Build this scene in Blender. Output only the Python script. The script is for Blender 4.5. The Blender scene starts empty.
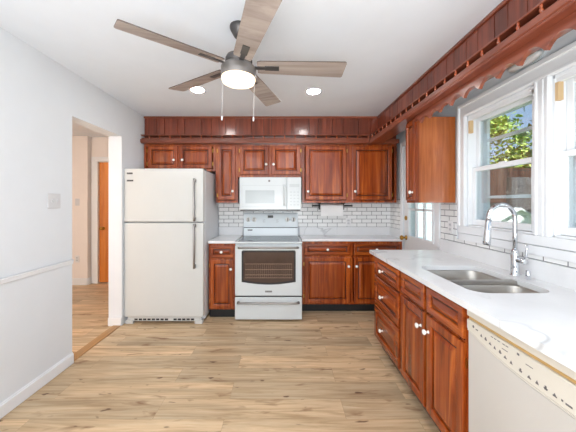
import bpy, bmesh, math, random
from mathutils import Vector
R = random.Random(7)
SC = bpy.context.scene
COL = SC.collection
PI = math.pi

# ------------------------------------------------------------------ camera
F = 275.0                      # focal length in pixels of a 576 px wide frame
EYE = 1.36
cd = bpy.data.cameras.new('camera')
cam = bpy.data.objects.new('camera', cd)
COL.objects.link(cam)
cam.location = (0, 0, EYE)
cam.rotation_euler = (PI / 2, 0, 0)
cd.sensor_width = 36
cd.lens = F / 576 * 36
cd.shift_x = 5 / 576
cd.shift_y = -13 / 576
cd.clip_start = 0.02
SC.camera = cam

# ------------------------------------------------------------------ world, sun, fill lights, exposure
SC.view_settings.view_transform = 'Standard'
SC.view_settings.look = 'None'
SC.view_settings.gamma = 1
SC.view_settings.use_curve_mapping = False
SC.view_settings.exposure = 0.35
w = bpy.data.worlds.new('sky')
SC.world = w
w.use_nodes = True
nt = w.node_tree
bg = nt.nodes['Background']
sky = nt.nodes.new('ShaderNodeTexSky')
sky.sky_type = 'HOSEK_WILKIE'
sky.sun_direction = (0.45, 0.5, 0.75)
sky.turbidity = 3.0
nt.links.new(sky.outputs[0], bg.inputs[0])
bg.inputs[1].default_value = 3.0
sd = bpy.data.lights.new('sun', 'SUN')
sd.energy = 8.5
sd.angle = 0.02
sd.color = (1, 0.98, 0.93)
so = bpy.data.objects.new('sun', sd)
so.rotation_euler = (math.radians(38), math.radians(-14), 0)
so.location = (6, -4, 12)
COL.objects.link(so)


def area(name, loc, rot, sx, sy, power, col):
    d = bpy.data.lights.new(name, 'AREA')
    d.shape = 'RECTANGLE'
    d.size, d.size_y = sx, sy
    d.energy = power
    d.color = col
    o = bpy.data.objects.new(name, d)
    o.location = loc
    o.rotation_euler = rot
    COL.objects.link(o)
    return o


# broad area light added behind the camera, out of view, to brighten the room
area('rear_fill', (-0.1, -3.35, 1.45), (PI / 2, 0, PI), 3.0, 2.0, 46, (0.96, 0.98, 1.0))
# added upward fill brightening the ceiling, stands in for a bounced flash
area('ceiling_fill', (-0.2, -1.1, 1.1), (PI - math.radians(30), 0, 0), 1.6, 1.6, 88, (0.93, 0.965, 1.0))
area('hall_fill', (-3.6, 2.5, 1.75), (PI / 2, 0, PI), 1.2, 1.2, 54, (1.0, 0.89, 0.80))  # unseen warm area light added to brighten the hall
DOWNLIGHT = 88.0
DOME = 1.25

# ------------------------------------------------------------------ materials


def lin(c):
    return tuple(((v / 255) / 12.92 if v / 255 <= .04045 else ((v / 255 + .055) / 1.055) ** 2.4) for v in c) + (1,)


class NT:
    def __init__(s, name):
        s.m = bpy.data.materials.new(name)
        s.m.use_nodes = True
        s.t = s.m.node_tree
        s.b = s.t.nodes['Principled BSDF']

    def n(s, typ, **kw):
        x = s.t.nodes.new(typ)
        for k, v in kw.items():
            if k.startswith('i_'):
                x.inputs[k[2:].replace('_', ' ')].default_value = v
            else:
                setattr(x, k, v)
        return x

    def l(s, a, b):
        s.t.links.new(a, b)

    def ramp(s, fac, stops):
        r = s.n('ShaderNodeValToRGB')
        e = r.color_ramp.elements
        while len(e) < len(stops):
            e.new(0.5)
        for k, (p, c) in enumerate(stops):
            e[k].position = p
            e[k].color = c
        s.l(fac, r.inputs[0])
        return r.outputs[0]

    def mix(s, fac, a, b, mode='MIX'):
        x = s.n('ShaderNodeMix', data_type='RGBA', blend_type=mode)
        for sock, v in ((x.inputs[0], fac), (x.inputs[6], a), (x.inputs[7], b)):
            if hasattr(v, 'links') or hasattr(v, 'is_linked'):
                s.l(v, sock)
            else:
                sock.default_value = v
        return x.outputs[2]

    def bump(s, h, strength=.2, dist=.002):
        b = s.n('ShaderNodeBump')
        b.inputs['Strength'].default_value = strength
        b.inputs['Distance'].default_value = dist
        s.l(h, b.inputs['Height'])
        s.l(b.outputs[0], s.b.inputs['Normal'])

    def noise(s, vec, scale, detail=4, rough=.55, dist=0):
        x = s.n('ShaderNodeTexNoise')
        x.inputs['Scale'].default_value = scale
        x.inputs['Detail'].default_value = detail
        x.inputs['Roughness'].default_value = rough
        x.inputs['Distortion'].default_value = dist
        if vec is not None:
            s.l(vec, x.inputs['Vector'])
        return x.outputs[0]

    def coords(s, scale=(1, 1, 1), rot=(0, 0, 0), loc=(0, 0, 0)):
        g = s.n('ShaderNodeNewGeometry')
        m = s.n('ShaderNodeMapping')
        m.inputs['Scale'].default_value = scale
        m.inputs['Rotation'].default_value = rot
        m.inputs['Location'].default_value = loc
        s.l(g.outputs['Position'], m.inputs[0])
        return m.outputs[0]


def plain(name, c, rough=.5, metal=0., coat=0., spec=.5, var=0.03, emit=0, bumps=0):
    t = NT(name)
    b = t.b
    col = lin(c)
    n = t.noise(t.coords(), 6, 3)
    dark = tuple(v * (1 - var) for v in col[:3]) + (1,)
    lite = tuple(min(1, v * (1 + var)) for v in col[:3]) + (1,)
    t.l(t.ramp(n, [(.3, dark), (.7, lite)]), b.inputs['Base Color'])
    b.inputs['Roughness'].default_value = rough
    b.inputs['Metallic'].default_value = metal
    b.inputs['Coat Weight'].default_value = coat
    b.inputs['Coat Roughness'].default_value = .12
    b.inputs['Specular IOR Level'].default_value = spec
    if emit:
        b.inputs['Emission Color'].default_value = col
        b.inputs['Emission Strength'].default_value = emit
    if bumps:
        t.bump(t.noise(t.coords(), 260, 2), bumps, .001)
    return t.m


def wood(name, c1, c2, c3, axis='Z', rough=.24, coat=.5, fine=1.0, island=0.0, spec=.5):
    """grain streaks run along axis"""
    t = NT(name)
    sc = {'X': (1.2, 22, 22), 'Y': (22, 1.2, 22), 'Z': (22, 22, 1.2)}[axis]
    sc = tuple(v * fine for v in sc)
    n1 = t.noise(t.coords(sc), 1.0, 6, .6, .9)
    sc2 = {'X': (.6, 4, 4), 'Y': (4, .6, 4), 'Z': (4, 4, .6)}[axis]
    n2 = t.noise(t.coords(sc2, loc=(3, 7, 1)), 1.0, 3, .5, .4)
    col = t.ramp(n1, [(.28, lin(c1)), (.52, lin(c2)), (.75, lin(c3))])
    col2 = t.ramp(n2, [(.25, (.62, .58, .55, 1)), (.75, (1.18, 1.15, 1.1, 1))])
    col = t.mix(1.0, col, col2, 'MULTIPLY')
    if island:
        g = t.n('ShaderNodeNewGeometry')
        lo, hi = 1 - island, 1 + island
        c = t.ramp(g.outputs['Random Per Island'], [(0, (lo, lo, lo, 1)), (1, (hi, hi, hi, 1))])
        col = t.mix(1.0, col, c, 'MULTIPLY')
    t.l(col, t.b.inputs['Base Color'])
    t.b.inputs['Roughness'].default_value = rough
    t.b.inputs['Coat Weight'].default_value = coat
    t.b.inputs['Coat Roughness'].default_value = .15
    t.b.inputs['Specular IOR Level'].default_value = spec
    t.bump(n1, .06, .002)
    return t.m


def floor_mat():
    t = NT('oak_planks')
    pos = t.coords(loc=(.37, .05, 0))
    br = t.n('ShaderNodeTexBrick', offset=.37, offset_frequency=2, squash=1.0)
    br.inputs['Color1'].default_value = (0, 0, 0, 1)
    br.inputs['Color2'].default_value = (1, 1, 1, 1)
    br.inputs['Mortar'].default_value = (.5, .5, .5, 1)
    br.inputs['Scale'].default_value = 1
    br.inputs['Mortar Size'].default_value = .0012
    br.inputs['Mortar Smooth'].default_value = .1
    br.inputs['Brick Width'].default_value = 1.22
    br.inputs['Row Height'].default_value = .178
    t.l(pos, br.inputs['Vector'])
    # shift the grain from plank to plank
    sh = t.n('ShaderNodeVectorMath', operation='MULTIPLY')
    t.l(br.outputs['Color'], sh.inputs[0])
    sh.inputs[1].default_value = (9.3, 4.1, 2.7)
    ad = t.n('ShaderNodeVectorMath', operation='ADD')
    t.l(pos, ad.inputs[0])
    t.l(sh.outputs[0], ad.inputs[1])

    def vec(sc):
        m = t.n('ShaderNodeMapping')
        m.inputs['Scale'].default_value = sc
        t.l(ad.outputs[0], m.inputs[0])
        return m.outputs[0]
    g1 = t.noise(vec((1.6, 26, 1)), 1, 7, .62, 1.2)
    g2 = t.noise(vec((.9, 7, 1)), 1, 4, .55, 1.0)
    base = t.ramp(g1, [(.25, lin((176, 146, 110))), (.5, lin((214, 188, 153))), (.78, lin((232, 212, 181)))])
    tone = t.ramp(g2, [(.3, (.72, .69, .66, 1)), (.65, (1.08, 1.06, 1.03, 1))])
    col = t.mix(1.0, base, tone, 'MULTIPLY')
    pl = t.ramp(br.outputs['Color'], [(0, (.80, .81, .82, 1)), (1, (1.08, 1.05, 1.02, 1))])
    col = t.mix(1.0, col, pl, 'MULTIPLY')
    kn = t.noise(vec((3.2, 10.5, 1)), 1, 3, .6, .5)
    kf = t.ramp(kn, [(.60, (0, 0, 0, 1)), (.73, (.9, .9, .9, 1))])
    col = t.mix(kf, col, lin((126, 84, 52)))
    kn2 = t.noise(vec((7.5, 22, 1)), 1, 2, .5, .2)
    kf2 = t.ramp(kn2, [(.69, (0, 0, 0, 1)), (.75, (.85, .85, .85, 1))])
    col = t.mix(kf2, col, lin((92, 58, 36)))
    mf = t.n('ShaderNodeMath', operation='MULTIPLY')
    t.l(br.outputs['Fac'], mf.inputs[0])
    mf.inputs[1].default_value = .45
    col = t.mix(mf.outputs[0], col, lin((120, 86, 58)))
    t.l(col, t.b.inputs['Base Color'])
    t.b.inputs['Roughness'].default_value = .42
    t.b.inputs['Specular IOR Level'].default_value = .35
    t.bump(g1, .08, .002)
    return t.m


def tile_mat(name, plane):
    t = NT(name)
    g = t.n('ShaderNodeNewGeometry')
    sp = t.n('ShaderNodeSeparateXYZ')
    t.l(g.outputs['Position'], sp.inputs[0])
    cb = t.n('ShaderNodeCombineXYZ')
    t.l(sp.outputs['X' if plane == 'XZ' else 'Y'], cb.inputs[0])
    sb = t.n('ShaderNodeMath', operation='SUBTRACT')
    t.l(sp.outputs['Z'], sb.inputs[0])
    sb.inputs[1].default_value = 1.026 if plane == 'XZ' else 1.024
    t.l(sb.outputs[0], cb.inputs[1])
    br = t.n('ShaderNodeTexBrick', offset=.5)
    br.inputs['Color1'].default_value = lin((236, 237, 236))
    br.inputs['Color2'].default_value = lin((246, 246, 245))
    br.inputs['Mortar'].default_value = lin((112, 112, 114))
    br.inputs['Scale'].default_value = 1
    br.inputs['Mortar Size'].default_value = .0032
    br.inputs['Mortar Smooth'].default_value = .15
    br.inputs['Brick Width'].default_value = .138
    br.inputs['Row Height'].default_value = .0545
    t.l(cb.outputs[0], br.inputs['Vector'])
    t.l(br.outputs['Color'], t.b.inputs['Base Color'])
    rr = t.ramp(br.outputs['Fac'], [(0, (.14, .14, .14, 1)), (1, (.8, .8, .8, 1))])
    t.l(rr, t.b.inputs['Roughness'])
    iv = t.n('ShaderNodeMath', operation='SUBTRACT')
    iv.inputs[0].default_value = 1
    t.l(br.outputs['Fac'], iv.inputs[1])
    t.bump(iv.outputs[0], .4, .002)
    return t.m


def quartz_mat():
    t = NT('white_quartz')
    n = t.noise(t.coords((1, 1, 1)), 1.5, 3, .45, 1.2)
    v = t.ramp(n, [(.482, (0, 0, 0, 1)), (.498, (.75, .75, .75, 1)), (.502, (.75, .75, .75, 1)), (.518, (0, 0, 0, 1))])
    n2 = t.noise(t.coords((1, 1, 1), loc=(5, 2, 1)), .9, 4, .5, .5)
    f = t.ramp(n2, [(.45, (0, 0, 0, 1)), (.65, (1, 1, 1, 1))])
    k = t.mix(1.0, v, f, 'MULTIPLY')
    n3 = t.noise(t.coords(loc=(1, 8, 2)), 4, 5)
    base = t.ramp(n3, [(.3, lin((230, 231, 232))), (.7, lin((240, 241, 242)))])
    t.l(t.mix(k, base, lin((160, 161, 163))), t.b.inputs['Base Color'])
    t.b.inputs['Roughness'].default_value = .16
    return t.m


def glass_mat(name, tint=(1, 1, 1), refl=1.0):
    t = NT(name)
    tr = t.n('ShaderNodeBsdfTransparent')
    tr.inputs[0].default_value = tint + (1,)
    gl = t.n('ShaderNodeBsdfGlossy')
    gl.inputs['Roughness'].default_value = .02
    fr = t.n('ShaderNodeFresnel')
    fr.inputs[0].default_value = 1.45
    mu = t.n('ShaderNodeMath', operation='MULTIPLY')
    t.l(fr.outputs[0], mu.inputs[0])
    mu.inputs[1].default_value = refl
    mx = t.n('ShaderNodeMixShader')
    t.l(mu.outputs[0], mx.inputs[0])
    t.l(tr.outputs[0], mx.inputs[1])
    t.l(gl.outputs[0], mx.inputs[2])
    t.l(mx.outputs[0], t.t.nodes['Material Output'].inputs[0])
    return t.m


def leaf_mat(name, stops):
    t = NT(name)
    g = t.n('ShaderNodeNewGeometry')
    t.l(t.ramp(g.outputs['Random Per Island'], [(p, lin(c)) for p, c in stops]), t.b.inputs['Base Color'])
    t.b.inputs['Roughness'].default_value = .6
    return t.m


M = {}
M['wall'] = plain('wall_paint', (226, 230, 234), .75, var=.01, spec=.2)
M['ceiling'] = plain('ceiling_paint', (232, 237, 243), .85, var=.01, spec=.1)
M['trim'] = plain('trim_paint', (237, 239, 241), .38, var=.01, spec=.4)
M['hall'] = plain('hall_paint', (240, 232, 226), .75, var=.01, spec=.2)
M['floor'] = floor_mat()
CH = ((98, 37, 10), (158, 70, 22), (206, 112, 43))
M['cherry'] = wood('cherry_vertical', *CH, axis='Z')
M['cherry_x'] = wood('cherry_along_x', *CH, axis='X')
M['cherry_y'] = wood('cherry_along_y', *CH, axis='Y')
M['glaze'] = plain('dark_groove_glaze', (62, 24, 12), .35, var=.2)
M['veneer'] = wood('cherry_veneer', (168, 88, 42), (194, 110, 56), (210, 130, 74), axis='Z', fine=1.6, rough=.25)
M['plank'] = wood('soffit_planks', (96, 42, 26), (136, 64, 42), (160, 84, 58), axis='Z', island=.18, rough=.28)
M['ledge_x'] = wood('ledge_wood_x', (104, 50, 32), (140, 74, 50), (164, 94, 68), axis='X', rough=.3)
M['ledge_y'] = wood('ledge_wood_y', (104, 50, 34), (140, 74, 53), (164, 94, 70), axis='Y', rough=.3)
M['spindle'] = wood('spindle_wood', (140, 58, 30), (180, 88, 50), (206, 116, 72), axis='Z', rough=.25)
M['soffit_under'] = plain('soffit_underside', (176, 164, 166), .6, var=.02)
M['toe'] = plain('toe_kick', (24, 24, 26), .5)
M['oak_strip'] = wood('threshold_oak', (158, 116, 70), (184, 142, 92), (202, 162, 112), axis='Y', rough=.4, coat=.1)
M['hall_door'] = wood('hall_door_wood', (206, 112, 36), (230, 142, 56), (240, 160, 76), axis='Z', fine=.6, rough=.4, coat=.1)
M['porcelain'] = plain('porcelain', (250, 248, 242), .12, coat=.5)
M['brass'] = plain('brass', (190, 146, 70), .28, 1.0)
M['fridge'] = plain('fridge_enamel', (210, 211, 208), .34, var=.008, spec=.4, bumps=.05)
M['fridge_side'] = plain('fridge_side_enamel', (226, 228, 230), .45, var=.01, spec=.3)
M['white_app'] = plain('white_enamel', (214, 220, 222), .22, var=.008)
M['white_panel'] = plain('white_backguard', (232, 240, 243), .25, var=.008)
M['white_dim'] = plain('white_plastic', (192, 199, 201), .4, var=.01)
M['bisque'] = plain('bisque_enamel', (206, 202, 196), .32, var=.008)
M['bisque_light'] = plain('bisque_panel', (220, 214, 202), .32, var=.008)
M['bisque_tan'] = plain('tan_handle_recess', (200, 162, 104), .45)
M['steel'] = plain('brushed_steel', (150, 147, 144), .3, 1.0)
M['sink_steel'] = plain('sink_steel', (172, 168, 162), .32, 1.0, var=.05)
M['chrome'] = plain('chrome', (214, 216, 220), .07, 1.0)
M['black'] = plain('black_plastic', (20, 20, 22), .4)
M['grey_mark'] = plain('grey_print', (108, 104, 104), .5)
M['badge'] = plain('dark_badge', (58, 58, 60), .35)
M['badge_light'] = plain('badge_print', (190, 190, 190), .4)
M['cooktop'] = plain('cooktop_glass', (66, 74, 80), .06)
M['oven_glass'] = plain('oven_glass', (74, 57, 50), .10, var=.15)
M['oven_edge'] = plain('oven_glass_border', (46, 46, 50), .15)
M['oven_rack'] = plain('oven_rack_wire', (176, 150, 128), .35, .6)
M['mw_glass'] = plain('microwave_window', (188, 196, 198), .18)
M['quartz'] = quartz_mat()
M['tile'] = tile_mat('subway_tile_back', 'XZ')
M['tile_side'] = tile_mat('subway_tile_side', 'YZ')
M['paper'] = plain('paper_towel', (246, 246, 246), .9, spec=.1)
M['black_iron'] = plain('black_iron', (30, 30, 32), .45, .5)
M['fixture_white'] = plain('outlet_plate', (234, 234, 234), .35)
M['plate'] = plain('switch_plate', (212, 213, 215), .35)
M['bronze'] = plain('fan_housing', (138, 134, 131), .38, .6, var=.05)
M['bronze_dark'] = plain('fan_dark_bronze', (84, 81, 80), .38, .5, var=.05)
M['blade'] = wood('weathered_oak_blade', (146, 134, 128), (172, 161, 155), (190, 180, 174), axis='X', rough=.45, coat=.05)
M['blade_edge'] = plain('blade_edge', (78, 66, 60), .5)
M['dome'] = plain('lit_dome', (255, 234, 204), .4, emit=DOME)
M['lamp_disc'] = plain('lit_disc', (255, 252, 250), .4, emit=DOWNLIGHT)
M['fixture'] = plain('fixture_plastic', (214, 212, 210), .3)
M['pane'] = glass_mat('window_glass', (.97, .99, 1.0), .38)
M['storm'] = plain('storm_frame', (224, 236, 240), .4)
M['tan_block'] = plain('tan_block', (214, 182, 138), .5)
M['fence'] = wood('grey_fence', (58, 50, 46), (84, 74, 68), (108, 96, 88), axis='Z', rough=.8, coat=0, island=.25, spec=.1)
M['siding'] = plain('pale_siding', (206, 222, 226), .7)
M['shed'] = plain('white_shed_paint', (240, 240, 238), .7)
M['shed_roof'] = plain('shed_roof', (222, 226, 228), .8)
M['grass'] = plain('lawn', (96, 116, 62), .9, var=.3)
M['bark'] = plain('bark', (70, 58, 48), .9, var=.25)
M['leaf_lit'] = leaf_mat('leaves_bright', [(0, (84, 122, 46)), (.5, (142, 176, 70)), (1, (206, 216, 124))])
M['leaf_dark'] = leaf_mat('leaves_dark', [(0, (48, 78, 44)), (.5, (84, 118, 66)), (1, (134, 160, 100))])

# ------------------------------------------------------------------ mesh helpers
ORIG = {}


def W(x, y, z):
    return (x, y, z)


def face_back(yf):            # u -> +X, v -> Z, w -> towards the camera (-Y) from the plane Y = yf
    return lambda u, v, w: (u, yf - w, v)


def face_right(xf):           # u -> +Y world coordinate, v -> Z, w -> towards the room (-X) from the plane X = xf
    return lambda u, v, w: (xf - w, u, v)


class MB:
    def __init__(s, T=W):
        s.v, s.f, s.sm, s.mi = [], [], [], []
        s.T = T

    def add(s, vs, fs, smooth=False, mi=0, T=None):
        T = T or s.T
        b = len(s.v)
        s.v += [T(*p) for p in vs]
        s.f += [tuple(b + i for i in f) for f in fs]
        s.sm += [smooth] * len(fs)
        s.mi += [mi] * len(fs)
        return s

    def box(s, x0, x1, y0, y1, z0, z1, mi=0):
        vs = [(x, y, z) for z in (z0, z1) for y in (y0, y1) for x in (x0, x1)]
        return s.add(vs, [(0, 2, 3, 1), (4, 5, 7, 6), (0, 1, 5, 4), (2, 6, 7, 3), (0, 4, 6, 2), (1, 3, 7, 5)], mi=mi)

    def rings(s, loops, cap0=True, cap1=True, smooth=False, mi=0):
        n = len(loops[0])
        vs = [p for l in loops for p in l]
        fs = []
        for k in range(len(loops) - 1):
            for i in range(n):
                j = (i + 1) % n
                fs.append((k * n + i, k * n + j, (k + 1) * n + j, (k + 1) * n + i))
        if cap0:
            fs.append(tuple(range(n))[::-1])
        if cap1:
            fs.append(tuple((len(loops) - 1) * n + i for i in range(n)))
        return s.add(vs, fs, smooth, mi)

    def lathe(s, c, prof, axis='Z', n=20, sign=1, smooth=True, mi=0, cap=True):
        """prof: (radius, height) along axis from c"""
        loops = []
        for r, h in prof:
            l = []
            for i in range(n):
                a = 2 * PI * i / n
                p, q = r * math.cos(a), r * math.sin(a)
                h2 = h * sign
                l.append({'Z': (c[0] + p, c[1] + q, c[2] + h2), 'X': (c[0] + h2, c[1] + p, c[2] + q),
                          'Y': (c[0] + p, c[1] + h2, c[2] + q)}[axis])
            loops.append(l)
        return s.rings(loops, cap, cap, smooth, mi)

    def tube(s, pts, r, n=10, mi=0):
        pts = [Vector(p) for p in pts]
        rs = r if isinstance(r, (list, tuple)) else [r] * len(pts)
        loops = []
        t0 = (pts[1] - pts[0]).normalized()
        up = Vector((0, 0, 1)) if abs(t0.z) < .9 else Vector((0, 1, 0))
        nv = t0.cross(up).normalized()
        for k, p in enumerate(pts):
            t = (pts[min(k + 1, len(pts) - 1)] - pts[max(k - 1, 0)]).normalized()
            nv = (nv - t * nv.dot(t)).normalized()
            b = t.cross(nv)
            loops.append([tuple(p + (nv * math.cos(2 * PI * i / n) + b * math.sin(2 * PI * i / n)) * rs[k]) for i in range(n)])
        return s.rings(loops, True, True, True, mi)

    def build(s, name, mat, parent=None, bevel=0, origin=None, seg=1):
        """mesh coordinates are world; they are stored relative to the thing's origin"""
        if parent is not None:
            o0 = Vector(ORIG[parent.name])
        else:
            o0 = Vector(origin) if origin is not None else base_of(s.v)
        me = bpy.data.meshes.new(name)
        me.from_pydata([tuple(Vector(p) - o0) for p in s.v], [], s.f)
        bm = bmesh.new()
        bm.from_mesh(me)
        bmesh.ops.recalc_face_normals(bm, faces=bm.faces)
        bm.to_mesh(me)
        bm.free()
        for p, sm, mi in zip(me.polygons, s.sm, s.mi):
            p.use_smooth = sm
            p.material_index = mi
        for m in (mat if isinstance(mat, (list, tuple)) else [mat]):
            me.materials.append(M[m])
        ob = bpy.data.objects.new(name, me)
        COL.objects.link(ob)
        if parent is None:
            ob.location = o0
        else:
            ob.parent = parent
        ORIG[ob.name] = tuple(o0)
        if bevel:
            b = ob.modifiers.new('bevel', 'BEVEL')
            b.width = bevel
            b.segments = seg
            b.limit_method = 'ANGLE'
            b.angle_limit = math.radians(40)
        return ob


def base_of(vs):
    xs, ys, zs = zip(*vs)
    return Vector(((min(xs) + max(xs)) / 2, (min(ys) + max(ys)) / 2, min(zs)))


def thing(name, label, cat, loc, group=None):
    o = bpy.data.objects.new(name, None)
    COL.objects.link(o)
    o.location = loc
    o.empty_display_size = .05
    ORIG[o.name] = tuple(loc)
    return tag(o, label, cat, group)


def tag(o, label, cat, group=None):
    o['label'] = label
    o['category'] = cat
    if group:
        o['group'] = group
    return o


def struct(o, label=None):
    o['kind'] = 'structure'
    if label:
        o['label'] = label
    return o


def copy_tree(o, parent=None, loc=None):
    c = o.copy()
    COL.objects.link(c)
    if parent is not None:
        c.parent = parent
    if loc is not None:
        c.location = loc
    ORIG[c.name] = tuple(c.location) if parent is None else ORIG[parent.name]
    for ch in list(o.children):
        copy_tree(ch, c)
    return c


def sbox(name, mat, x0, x1, y0, y1, z0, z1, parent=None, bevel=0):
    o = MB().box(x0, x1, y0, y1, z0, z1).build(name, mat, parent, bevel)
    return o


def sbl(name, mat, boxes, parent=None, bevel=0, origin=None):
    m = MB()
    for b in boxes:
        m.box(*b)
    return m.build(name, mat, parent, bevel, origin)


def rrect(x0, x1, y0, y1, r, n=6):
    pts = []
    for cx, cy, a0 in ((x1 - r, y1 - r, 0), (x0 + r, y1 - r, 90), (x0 + r, y0 + r, 180), (x1 - r, y0 + r, 270)):
        for k in range(n + 1):
            a = math.radians(a0 + 90 * k / n)
            pts.append((cx + r * math.cos(a), cy + r * math.sin(a)))
    return pts


def rrect3(x0, x1, y0, y1, r, z):
    return [(px, py, z) for px, py in rrect(x0, x1, y0, y1, r, 3)]


def slab_mb(outer, holes, z0, z1):
    """horizontal slab with holes"""
    bm = bmesh.new()
    edges = []
    for loop in [outer] + holes:
        vs = [bm.verts.new((x, y, z0)) for x, y in loop]
        edges += [bm.edges.new((vs[i], vs[(i + 1) % len(vs)])) for i in range(len(vs))]
    bmesh.ops.triangle_fill(bm, edges=edges, use_beauty=True, use_dissolve=False)
    r = bmesh.ops.extrude_face_region(bm, geom=bm.faces[:])
    for v in r['geom']:
        if isinstance(v, bmesh.types.BMVert):
            v.co.z = z1
    bm.verts.index_update()
    mb = MB()
    mb.add([tuple(v.co) for v in bm.verts], [tuple(v.index for v in f.verts) for f in bm.faces])
    bm.free()
    return mb


# ------------------------------------------------------------------ room shell
XL, XR, YB, YR, ZC = -1.79, 1.51, 3.86, -3.4, 2.475
XH = XL - .145                       # hall side of the left wall
DO0, DO1, DOZ = 2.335, 3.05, 2.10    # doorway in the left wall
struct(sbl('floor', 'floor', [(-4.6, 1.66, YR - .1, 4.9, -.05, 0)]), 'light oak plank floor with brown knots')
struct(sbl('ceiling', 'ceiling', [(-4.6, 1.66, YR - .1, 4.9, ZC, ZC + .1)]), 'flat white ceiling')
struct(sbl('wall_left', 'wall', [(XH, XL, YR, DO0, 0, ZC), (XH, XL, DO1, 4.9, 0, ZC), (XH, XL, DO0, DO1, DOZ, ZC)]),
       'white wall with the open doorway')
struct(sbl('wall_back', 'wall', [(XL, 1.66, YB, YB + .12, 0, ZC)]), 'white back wall')
W1A, W1B, W2A, W2B, WZ0, WZ1 = 1.628, 2.25, .90, 1.537, 1.17, 2.07
DR0, DR1, DRZ = 2.685, 3.445, 2.06
XO = XR + .15
struct(sbl('wall_right', 'wall', [(XR, XO, YR, W2A, 0, ZC), (XR, XO, W2A, W2B, 0, WZ0), (XR, XO, W2A, W2B, WZ1, ZC),
                                  (XR, XO, W2B, W1A, 0, ZC), (XR, XO, W1A, W1B, 0, WZ0), (XR, XO, W1A, W1B, WZ1, ZC),
                                  (XR, XO, W1B, DR0, 0, ZC), (XR, XO, DR0, DR1, DRZ, ZC), (XR, XO, DR1, YB, 0, ZC)]),
       'white wall with windows and glazed door')
struct(sbl('wall_rear', 'wall', [(XL, XR, YR - .1, YR, 0, .4), (XL, XR, YR - .1, YR, 2.45, ZC), (XL, -1.65, YR - .1, YR, .4, 2.45),
                                 (1.45, XR, YR - .1, YR, .4, 2.45)]))
# hall beyond the doorway
struct(sbl('wall_hall_back', 'hall', [(-4.6, -3.25, 4.57, 4.9, 0, ZC), (-3.25, XH, 4.66, 4.9, 2.06, ZC),
                                      (-3.25, -3.13, 4.66, 4.9, 0, 2.06), (-2.35, XH, 4.66, 4.9, 0, 2.06)]), 'pale warm hall wall')
struct(sbl('wall_hall_left', 'hall', [(-4.6, -4.5, .9, 4.57, 0, ZC)]))
struct(sbl('wall_hall_front', 'hall', [(-4.6, XH, .8, .9, 0, ZC)]))
struct(sbl('baseboard_hall', 'trim', [(-4.5, -3.25, 4.555, 4.57, 0, .11), (-3.25, -3.235, 4.57, 4.66, 0, .11)]))
struct(sbl('trim_1', 'trim', [(-3.235, -3.13, 4.64, 4.66, 0, 2.06), (-3.235, -2.25, 4.64, 4.66, 2.06, 2.14)], bevel=.003), 'white casing of the hall door')
d = struct(sbox('door_2', 'hall_door', -3.125, -2.355, 4.68, 4.72, .012, 2.05), 'orange wood slab door at the end of the hall')
kb = MB()
kb.lathe((-3.06, 4.68, .93), [(.028, 0), (.028, .006), (.012, .012), (.012, .035), (.026, .045), (.030, .06), (.022, .074), (.004, .078)], 'Y', 18, -1)
kb.build('door_knob', 'brass', d)
# baseboard, chair rail
struct(sbl('baseboard_left', 'trim', [(XL, XL + .016, YR, DO0 + .002, 0, .085), (XL, XL + .010, YR, DO0 + .002, .085, .095)], bevel=.004), 'white baseboard')
struct(sbl('baseboard_jamb', 'trim', [(XH, XL, DO1 - .014, DO1, 0, .09)], bevel=.003))
struct(sbl('trim_2', 'trim', [(XL, XL + .012, YR, DO0, .845, .882), (XL, XL + .018, YR, DO0, .868, .882)], bevel=.003), 'white chair rail moulding')
struct(sbl('trim_3', 'oak_strip', [(XL - .09, XL + .0, DO0, DO1, 0, .008)], bevel=.004), 'golden oak threshold strip in the doorway')
struct(sbl('trim_4', 'tile', [(-.90, 1.507, YB - .008, YB, 1.026, 1.70)]), 'white subway tile with dark grout on the back wall')
struct(sbl('trim_5', 'tile_side', [(XR - .008, XR, 3.50, YB - .008, 1.024, 1.42), (XR - .008, XR, 2.385, 2.62, 1.024, 1.39),
                                   (XR - .008, XR, .1, 2.385, 1.024, 1.052)]), 'white subway tile with dark grout on the window wall')
struct(sbl('trim_6', 'trim', [(XR - .02, XR, DR1, DR1 + .055, 0, 2.12), (XR - .02, XR, DR0 - .055, DR0, .93, 2.12),
                              (XR - .02, XR, DR0, DR1, DRZ, 2.12)], bevel=.004), 'white casing of the glazed door')

# ------------------------------------------------------------------ glazed back door in the right wall
door = thing('door_1', 'white half-glazed door with nine panes and brass knob', 'door', (XR + .03, (DR0 + DR1) / 2, 0))
del door['category']
struct(door)
a, b = DR0 + .006, DR1 - .006
ga, gb, gz0, gz1 = 2.775, 3.30, .965, 1.92
sbl('door_panel', 'trim', [(XR + .005, XR + .045, a, b, .01, gz0), (XR + .005, XR + .045, a, b, gz1, DRZ - .006),
                           (XR + .005, XR + .045, a, ga, gz0, gz1), (XR + .005, XR + .045, gb, b, gz0, gz1)], door, bevel=.002)
gl = sbl('glass_pane', 'pane', [(XR + .022, XR + .026, ga, gb, gz0, gz1)], door)
mu = []
for k in (1, 2):
    y = ga + (gb - ga) * k / 3
    mu.append((XR - .002, XR + .021, y - .012, y + .012, gz0, gz1))
    z = gz0 + (gz1 - gz0) * k / 3
    mu.append((XR - .002, XR + .0205, ga, gb, z - .012, z + .012))
sbl('muntin_grid', 'trim', mu + [(XR - .006, XR + .02, ga - .02, ga + .004, gz0 - .02, gz1 + .02), (XR - .006, XR + .02, gb - .004, gb + .02, gz0 - .02, gz1 + .02),
                                 (XR - .006, XR + .02, ga, gb, gz0 - .02, gz0 + .004), (XR - .006, XR + .02, ga, gb, gz1 - .004, gz1 + .02)], door)
m = MB().lathe((XR + .005, b - .06, .935), [(.03, 0), (.03, .006), (.012, .012), (.012, .035), (.026, .045), (.030, .06), (.022, .074), (.004, .078)], 'X', 18, -1)
m.build('door_knob', 'brass', door)
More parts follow.
